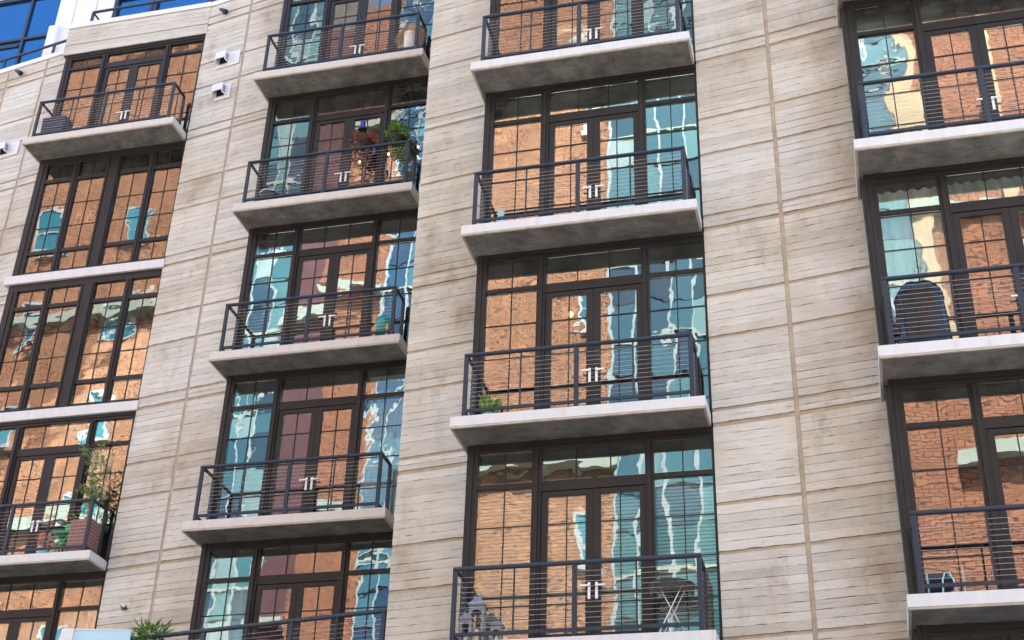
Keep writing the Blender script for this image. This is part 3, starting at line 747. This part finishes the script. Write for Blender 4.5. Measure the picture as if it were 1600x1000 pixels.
curtain(1, 3, 2.95, 3.75, 0.05, 2.7, 'curtain', 'white curtain in the right pane of the lowest full balcony of the second bay')
curtain(1, 4, 0.3, 1.1, 0.05, 2.45, 'curtain', 'white curtain in the left pane above the terrace rail')
curtain(1, 3, 2.93, 3.76, 2.45, 3.02, 'shade', 'green grey shade in a top right pane, two windows below the flower baskets', 'shade', 0.004, 0.9)
curtain(0, 3, 2.95, 3.35, 0.05, 2.5, 'curtain', 'pale curtain drawn aside behind the young tree')
for k, (x0, x1) in enumerate(((0.28, 1.1), (1.3, 1.98), (2.06, 2.75), (2.92, 3.75))):
    blind(2, 4, x0, x1, 0.1, 2.55, ('cream slatted blind behind the left side pane above the lanterns', 'cream slatted blind behind the left door leaf of the lantern balcony', 'cream slatted blind behind the right door leaf of the lantern balcony', 'cream slatted blind behind the pane by the iron bistro table')[k])

# ---------------------------------------------------------------- things on the balconies
def at(b, n, dx, dy): return (BX[b]+dx, BF[b]+dy, fl(n)+0.004)
def foliage(mb, c, rx, rz, n, L, W, up=0.2):
    for _ in range(n):
        while True:
            p = Vector((random.uniform(-1,1), random.uniform(-1,1), random.uniform(-1,1)))
            if 0.25 < p.length < 1: break
        d = p.normalized() + Vector((random.uniform(-.6,.6), random.uniform(-.6,.6), random.uniform(-.5,.5)+up))
        q = Vector(c) + Vector((p.x*rx, p.y*rx, p.z*rz))
        mb.leaf(q, d, L*random.uniform(.7, 1.3), W*random.uniform(.7, 1.3))
    return mb
# dried grass in a galvanised pot
e = tag(empty('potted_grass', at(1, 0, 3.35, 0.34)), 'dried straw-coloured grass drooping over a pale metal pot on the top balcony', 'potted plant')
part('pot', MB().lathe([(0.0, 0), (0.115, 0), (0.145, 0.68), (0.155, 0.69), (0.155, 0.72), (0.135, 0.72), (0.13, 0.66), (0, 0.66)]), MT['galv'], e, smooth=True)
gm = MB()
for _ in range(420):
    a = random.uniform(0, 2*math.pi); fr_ = max(0, -math.sin(a)); r = random.uniform(.12, .36)*(1-.45*fr_); hh = random.uniform(.1, .33); dr = random.uniform(0.1, 0.55)*(1-.72*fr_*random.uniform(.6, 1))
    p0 = Vector((math.cos(a)*.06, math.sin(a)*.06, .68)); p1 = Vector((math.cos(a)*r*.55, math.sin(a)*r*.55*.7, .68+hh)); p2 = Vector((math.cos(a)*r, math.sin(a)*r*.7, .68+hh*.7-dr*.4)); p3 = Vector((math.cos(a)*r*1.08, math.sin(a)*r*.7, .70+hh*.5-dr))
    t = Vector((-math.sin(a), math.cos(a), 0))*.006
    gm.add([p0-t, p0+t, p1-t, p1+t, p2-t, p2+t, p3], ((0,1,3,2),(2,3,5,4),(4,5,6)))
part('grass_blades', gm, MT['straw'], e)['kind'] = 'stuff'
# shepherd hook with baskets
e = tag(empty('shepherd_hook', at(1, 1, 2.92, 0.42)), 'tall black shepherd hook with two curled arms beside the flower baskets', 'plant hook')
part('pole', MB().tube([(0, 0, 0), (0, 0, 2.2)], 0.014, 8).lathe([(0, 2.2), (.03, 2.22), (.03, 2.25), (0, 2.28)], n=8), MT['black'], e)
for s in (-1, 1):
    pts = [(s*(0.0+0.40*k/10), 0, 2.02 + 0.19*math.sin(math.pi*k/10*0.85)) for k in range(11)]
    part('arm', MB().tube(pts, 0.008, 6), MT['black'], e)
part('base', MB().lathe([(0, 0), (.16, 0), (.16, .03), (0, .05)], n=16), MT['black'], e)
e = tag(empty('hanging_basket', at(1, 1, 2.52, 0.42)), 'hanging basket of russet leaves and red flowers with a blue glass feeder', 'hanging basket')
part('bowl', MB().lathe([(0, 1.30), (.1, 1.32), (.17, 1.42), (.18, 1.47), (0, 1.46)], n=16), MT['black'], e)
part('hanger', MB().tube([(-.17, 0, 1.46), (-.02, 0, 2.04)], .004, 5).tube([(.17, 0, 1.46), (-.02, 0, 2.04)], .004, 5), MT['black'], e)
m = foliage(MB(), (0, 0, 1.42), .27, .2, 300, .07, .045); foliage(m, (-.05, 0, 1.12), .2, .2, 150, .06, .035, -.6)
part('leaves', m, MT['maroonleaf'], e)['kind'] = 'stuff'
m = foliage(MB(), (-.2, -.1, 1.62), .05, .05, 22, .045, .04); foliage(m, (.22, -.1, 1.5), .06, .05, 22, .045, .04); foliage(m, (.2, -.1, 1.18), .04, .06, 8, .04, .03)
part('flowers', m, MT['red'], e)['kind'] = 'stuff'
part('feeder', MB().lathe([(0, 1.80), (.05, 1.80), (.055, 1.84), (.05, 1.97), (.02, 2.0), (0, 2.0)], -.06, -.05, 12), MT['blue'], e, smooth=True)
part('feeder_dish', MB().lathe([(0, 1.74), (.09, 1.75), (.09, 1.79), (0, 1.80)], -.06, -.05, 14), MT['black'], e)
part('pennant', MB().box(.25, .30, -.13, -.125, 1.03, 1.22), MT['blue'], e)
e = tag(empty('hanging_basket', at(1, 1, 3.22, 0.42)), 'hanging basket overflowing with bright green leaves above the rail', 'hanging basket')
part('bowl', MB().lathe([(0, 1.28), (.1, 1.30), (.17, 1.40), (.18, 1.46), (0, 1.45)], n=16), MT['black'], e)
part('hanger', MB().tube([(-.17, 0, 1.45), (-.0, 0, 2.05)], .004, 5).tube([(.17, 0, 1.45), (0, 0, 2.05)], .004, 5), MT['black'], e)
m = foliage(MB(), (.0, 0, 1.58), .22, .21, 330, .08, .05, .1); foliage(m, (.08, 0, 1.12), .17, .24, 200, .07, .04, -.8)
part('leaves', m, MT['leaf'], e)['kind'] = 'stuff'
for dx, z, lb in ((2.47, 0.95, 'warm globe bulb hanging under the russet flower basket'), (3.08, 1.05, 'warm globe bulb hanging under the green basket'), (3.70, 1.14, 'pale globe bulb at the wall end of the flower balcony')):
    e = tag(empty('globe_bulb', (BX[1]+dx, BF[1]+.38, fl(1)+z)), lb, 'bulb')
    part('globe', MB().lathe([(0, -.034), (.019, -.024), (.027, 0), (.019, .024), (0, .034)], n=12), MT['bulb'], e, smooth=True)
    part('cap', MB().lathe([(0, .033), (.014, .035), (.014, .07), (0, .07)], n=8).tube([(0, 0, .07), (0, 0, .55)], .003, 4), MT['black'], e)
# tub on the same balcony, left end
e = tag(empty('round_tub', at(1, 1, 0.6, 0.34)), 'low round tub with a bright metal rim at the left end of the flower balcony', 'tub')
part('bowl', MB().lathe([(0, 0), (.15, 0), (.2, .3), (.19, .36), (.16, .30), (0, .28)], n=20), MT['black'], e, smooth=True)
part('rim', MB().tube([(.2*math.cos(a*math.pi/12), .2*math.sin(a*math.pi/12), .37) for a in range(25)], .018, 6), MT['chrome'], e)
# teal pot on wooden stand
e = tag(empty('potted_stand', at(1, 2, 3.31, 0.35)), 'round teal glazed pot on a wooden stand behind the third-row rail', 'planter')
part('pot', MB().lathe([(0, .16), (.12, .17), (.17, .28), (.175, .42), (.15, .54), (.13, .55), (.12, .5), (0, .5)], n=22), MT['tealpot'], e, smooth=True)
for k in range(4):
    a = math.pi/4+k*math.pi/2
    part('leg', MB().box(.17*math.cos(a)-.022, .17*math.cos(a)+.022, .17*math.sin(a)-.022, .17*math.sin(a)+.022, 0, .36), MT['wood'], e)
part('cross_bar', MB().box(-.17, .17, -.02, .02, .13, .16), MT['wood'], e)
# navy slatted planter on the top left balcony
e = tag(empty('planter_box', at(0, 0, 0.50, 0.42)), 'dark navy slatted planter box in the corner of the top left balcony', 'planter')
for k in range(6): part('slat', MB().box(-.27-.006*k, .27+.006*k, -.17, .17, .02+.12*k, .125+.12*k), MT['navy'], e)
part('soil', MB().box(-.28, .28, -.15, .15, .6, .70), MT['soil'], e)
# bay one, lower balcony: tree in box, green folding chair, flowers
e = tag(empty('planter_box', at(0, 3, 3.36, 0.35)), 'tall brown planter box with a slender leafy young tree', 'planter')
part('box', MB().box(-.22, .22, -.2, .2, 0, .70), MT['brownbox'], e, bev=.008)
part('soil', MB().box(-.2, .2, -.18, .18, .69, .706), MT['soil'], e)
tk = [(0, 0, .7), (-.04, 0, 1.2), (-.09, .01, 1.7), (-.15, 0, 2.2)]
br = MB().tube(tk, [.018, .015, .011, .007], 6); lf = MB()
for k in range(34):
    f = random.uniform(.12, 1); i = min(2, int(f*3)); a_, b_ = Vector(tk[i]), Vector(tk[i+1]); p = a_.lerp(b_, f*3-i)
    an = random.uniform(0, 2*math.pi); ln = random.uniform(.15, .42)*(0.6+.6*f); d = Vector((math.cos(an), math.sin(an)*.5, random.uniform(.3, 1.1))).normalized()
    q = p+d*ln; br.tube([p, p+d*ln*.5+Vector((0, 0, .01)), q], [.006, .004, .002], 4)
    for _ in range(24):
        t_ = random.uniform(.35, 1.08); lf.leaf(p+d*ln*t_+Vector([random.uniform(-.05, .05) for _ in range(3)]), (random.uniform(-1, 1), random.uniform(-1, 1), random.uniform(-.3, .8)), .062, .032)
part('trunk', br, MT['bark'], e); part('crown', lf, MT['leafd'], e)['kind'] = 'stuff'
part('low_leaves', foliage(MB(), (-.13, -.05, .82), .1, .12, 30, .09, .03, .8), MT['leaf'], e)['kind'] = 'stuff'
e = tag(empty('folding_chair', at(0, 3, 2.97, 0.36)), 'bright green folding chair beside the brown planter box', 'chair')
for s in (-1, 1):
    part('leg', MB().box(-.2*1, -.0, 0, 0, 0, 0) if False else MB().tube([(-.19, s*.13, 0), (.19, s*.13, .5)], .016, 6).tube([(.19, s*.13+.03, 0), (-.19, s*.13+.03, .5)], .016, 6), MT['greenpaint'], e)
part('seat', MB().box(-.21, .21, -.18, .19, .48, .51), MT['greenpaint'], e, bev=.006)
part('backrest', MB().box(-.19, .19, .2, .22, .55, .8).box(-.19, -.16, .2, .22, .3, .55).box(.16, .19, .2, .22, .3, .55), MT['greenpaint'], e)
e = tag(empty('flower_pot', at(0, 3, 2.53, 0.34)), 'small pot of orange and white flowers left of the green chair', 'potted plant')
part('pot', MB().lathe([(0, 0), (.09, 0), (.12, .22), (.10, .22), (0, .2)], n=16), MT['palepot'], e)
part('flowers', foliage(MB(), (0, 0, .37), .14, .15, 130, .06, .045), MT['petal'], e)['kind'] = 'stuff'
# bay three, second balcony: pale vase; third: plants; fourth: lanterns + table
e = tag(empty('vase', at(2, 2, 0.53, 0.45)), 'small pale aqua vase in the left corner of the middle balcony of the third bay', 'vase')
part('body', MB().lathe([(0, 0), (.07, 0), (.1, .18), (.07, .36), (.05, .44), (.07, .50), (.055, .5), (.03, .44), (0, .42)], n=18), MT['palepot'], e, smooth=True)
e = tag(empty('potted_plant', at(2, 3, 0.47, 0.48)), 'broad-leaved green plant in a pot at the left corner, third bay', 'potted plant')
part('pot', MB().lathe([(0, 0), (.1, 0), (.13, .2), (.11, .2), (0, .18)], n=16), MT['palepot'], e)
m = MB()
for k in range(46):
    a = random.uniform(0, 6.28); m.leaf((math.cos(a)*.05, math.sin(a)*.05, random.uniform(.18, .34)), (math.cos(a)*.6, math.sin(a)*.5, 1.0), random.uniform(.16, .3), .07)
part('leaves', m, MT['leaf'], e)['kind'] = 'stuff'
def lantern(dx, dy, h, w_, label):
    e = tag(empty('lantern', at(2, 4, dx, dy), 0.12), label, 'lantern', 'lanterns on the lowest balcony')
    bz = h*.72; t = .018
    part('base', MB().box(-w_/2, w_/2, -w_/2, w_/2, 0, .03), MT['lantern'], e)
    fr = MB()
    for sx in (-1, 1):
        for sy in (-1, 1): fr.box(sx*(w_/2-t)-t*.9, sx*(w_/2-t)+t*.9, sy*(w_/2-t)-t*.9, sy*(w_/2-t)+t*.9, .03, bz)
    # arched heads on the four sides
    n = 8
    for (ux, uy, ox, oy) in ((1, 0, 0, -w_/2+.01), (1, 0, 0, w_/2-.01), (0, 1, -w_/2+.01, 0), (0, 1, w_/2-.01, 0)):
        hw = w_/2-t*1.9
        for k in range(n):
            a0, a1 = math.pi*k/n, math.pi*(k+1)/n
            x0, x1 = -hw*math.cos(a0), -hw*math.cos(a1); z0, z1 = bz-.05-hw+hw*math.sin(a0)*.9, bz-.05-hw+hw*math.sin(a1)*.9
            vs = []
            for dd in (-.006, .006):
                for (xx, zz) in ((x0, z0), (x1, z1), (x1, bz), (x0, bz)): vs.append((xx*ux+ox+dd*uy, xx*uy+oy+dd*ux, zz))
            fr.add(vs, ((0,1,2,3),(7,6,5,4),(0,4,5,1),(2,6,7,3)))
    part('frame', fr, MT['lantern'], e)
    rf = MB(); o = w_/2+.025
    rf.add([(-o,-o,bz),(o,-o,bz),(o,o,bz),(-o,o,bz),(-.03,-.03,h*.9),(.03,-.03,h*.9),(.03,.03,h*.9),(-.03,.03,h*.9)], ((3,2,1,0),(0,1,5,4),(1,2,6,5),(2,3,7,6),(3,0,4,7),(4,5,6,7)))
    part('roof', rf, MT['lantern'], e)
    part('ring', MB().tube([(.035*math.cos(a*.5236), 0, h*.95+.035*math.sin(a*.5236)) for a in range(13)], .006, 5), MT['lantern'], e)
    part('candle', MB().lathe([(0, .03), (w_*.18, .03), (w_*.18, bz*.45), (0, bz*.45)], n=12), MT['candle'], e)
lantern(0.46, 0.34, 0.80, 0.22, 'tallest grey arched lantern in the corner of the bottom balcony')
lantern(0.34, 0.22, 0.50, 0.17, 'middle-sized grey arched lantern nearest the corner post')
lantern(0.76, 0.28, 0.37, 0.16, 'smallest grey lantern, right of the other two')
e = tag(empty('bistro_table', at(2, 4, 3.17, 0.36)), 'round black iron lattice table on crossed metal legs', 'table')
part('top', MB().lathe([(0, .72), (.30, .72), (.31, .735), (.30, .75), (0, .75)], n=28), MT['wicker'], e)
lat = MB()
for k in range(56):
    a = 2*math.pi*k/56
    for s in (-1, 1): lat.tube([(.305*math.cos(a), .305*math.sin(a), .72), (.29*math.cos(a+s*.2), .29*math.sin(a+s*.2), .60)], .005, 4, False)
lat.tube([(.29*math.cos(a*math.pi/14), .29*math.sin(a*math.pi/14), .60) for a in range(29)], .008, 5)
part('apron', lat, MT['wicker'], e)
part('rim', MB().tube([(.308*math.cos(a*math.pi/14), .308*math.sin(a*math.pi/14), .742) for a in range(29)], .011, 5), MT['wicker'], e)
for y in (-.12, .12):
    for s in (-1, 1): part('leg', MB().tube([(s*.2, y+s*.012, 0), (-s*.15, y+s*.012, .70)], .0095, 6), MT['chrome'], e)
part('tie_bar', MB().tube([(0, -.14, .395), (0, .14, .395)], .009, 6), MT['chrome'], e)
# covered grill
e = tag(empty('covered_grill', at(3, 3, 0.63, 0.38)), 'barbecue grill under a black vinyl cover behind the right-hand rail', 'grill')
prof = [(0.0, .33, .2), (.25, .335, .205), (.55, .32, .2), (.78, .31, .195), (.84, .325, .2), (.93, .30, .19), (1.02, .25, .16), (1.09, .17, .11), (1.12, .05, .04)]
m = MB(); vs = []; fs = []; nn = 48
for i, (z, rx, ry) in enumerate(prof):
    for k in range(nn):
        a = 2*math.pi*k/nn; p = 3.2
        c, s_ = math.cos(a), math.sin(a); rr = (abs(c)**p + abs(s_)**p)**(-1/p)
        wv = 1 + (.075*(1.1-z/1.2))*math.sin(a*8 + z*2.2 + 1.3*math.sin(a*3)) + .03*math.sin(a*15+z*6)
        vs.append((rx*c*rr*wv, ry*s_*rr*wv, z + .012*math.sin(a*5)*(0 < i < 8)))
for i in range(len(prof)-1):
    for k in range(nn): fs.append((i*nn+k, i*nn+(k+1) % nn, (i+1)*nn+(k+1) % nn, (i+1)*nn+k))
fs.append(tuple((len(prof)-1)*nn+k for k in range(nn)))
m.add(vs, fs); part('cover', m, MT['cover'], e, smooth=True)
part('seam', MB().tube([(.335*math.cos(a*.1309), .21*math.sin(a*.1309), .30) for a in range(49)], .004, 4), MT['black'], e)
part('side_shelf', MB().box(-.42, -.3, -.12, .12, .28, .42), MT['cover'], e, bev=.02)
# low chair bottom right
e = tag(empty('low_chair', at(3, 4, 0.48, 0.36)), 'low dark sling chair with pale blue tube frame at the lowest right balcony', 'chair')
part('seat', MB().add([(-.18,-.1,.26),(.1,-.1,.26),(.1,.2,.2),(-.18,.2,.2),(-.18,-.1,.285),(.1,-.1,.285),(.1,.2,.225),(-.18,.2,.225)], ((0,3,2,1),(4,5,6,7),(0,1,5,4),(1,2,6,5),(2,3,7,6),(3,0,4,7))), MT['navy'], e)
part('backrest', MB().box(-.18, .06, .2, .225, .2, .44), MT['navy'], e)
part('frame', MB().tube([(-.05, -.14, 0), (-.03, -.14, .24), (.0, -.14, .32), (.05, -.14, .32), (.09, -.14, .24), (.13, -.14, 0)], .01, 6).tube([(-.19, .21, 0), (-.19, .21, .45)], .01, 6).tube([(.08, .21, 0), (.08, .21, .45)], .01, 6), MT['cyan'], e)
e = tag(empty('white_stake', at(3, 4, 0.70, 0.33)), 'thin white stake standing by the low blue chair', 'stake')
part('shaft', MB().tube([(0, 0, 0.02), (0, 0, .42)], .009, 6), MT['wtrim'], e); part('foot', MB().lathe([(0, 0), (.04, 0), (.04, .015), (0, .02)], n=10), MT['wtrim'], e)
# terrace plant
e = tag(empty('terrace_plant', (-11.32, 20.0, tz+.003)), 'spiky green plant in a box behind the terrace rail', 'potted plant')
part('box', MB().box(-.3, .3, -.2, .2, 0, .62), MT['navy'], e, bev=.006)
m = MB()
for k in range(430):
    a = random.uniform(0, 6.28); r = random.uniform(0, .2)
    m.leaf((math.cos(a)*r*1.4, math.sin(a)*r, random.uniform(.7, 1.24)), (math.cos(a)*random.uniform(.3, 1.2), math.sin(a)*.6, random.uniform(-.1, 1.0)), random.uniform(.09, .19), .034)
part('leaves', m, MT['leaf'], e)['kind'] = 'stuff'
e = tag(empty('wall_weed', (-13.22, 22.28, fl(4)+2.38)), 'small bright green weed sprouting from the board-marked wall', 'weed')
m = MB()
for k in range(14): a = random.uniform(-2.6, -.5); m.leaf((0, -.02, 0), (math.cos(a), math.sin(a)*.6, random.uniform(-.2, .7)), random.uniform(.08, .15), .05)
part('leaves', m, MT['leaf'], e)
part('stem', MB().tube([(0, .03, -.03), (0, -.03, .01)], .006, 5), MT['leaf'], e)
# lit pendant lamps deep in two rooms
for b, n, dx, z, lb in ((2, 3, 1.45, 2.55, 'lit pendant lamp inside the room above the potted plant'), (1, 0, 2.35, 2.2, 'lit pendant lamp inside the room behind the dried grass')):
    e = tag(empty('pendant_lamp', (BX[b]+dx, BY[b]+1.0, fl(n)+z)), lb, 'lamp')
    part('bulb', MB().lathe([(0, -.05), (.035, -.035), (.05, 0), (.035, .035), (0, .05)], n=12), MT['bulb'], e, smooth=True)
    part('cord', MB().tube([(0, 0, .05), (0, 0, 3.19-z)], .005, 5), MT['black'], e)
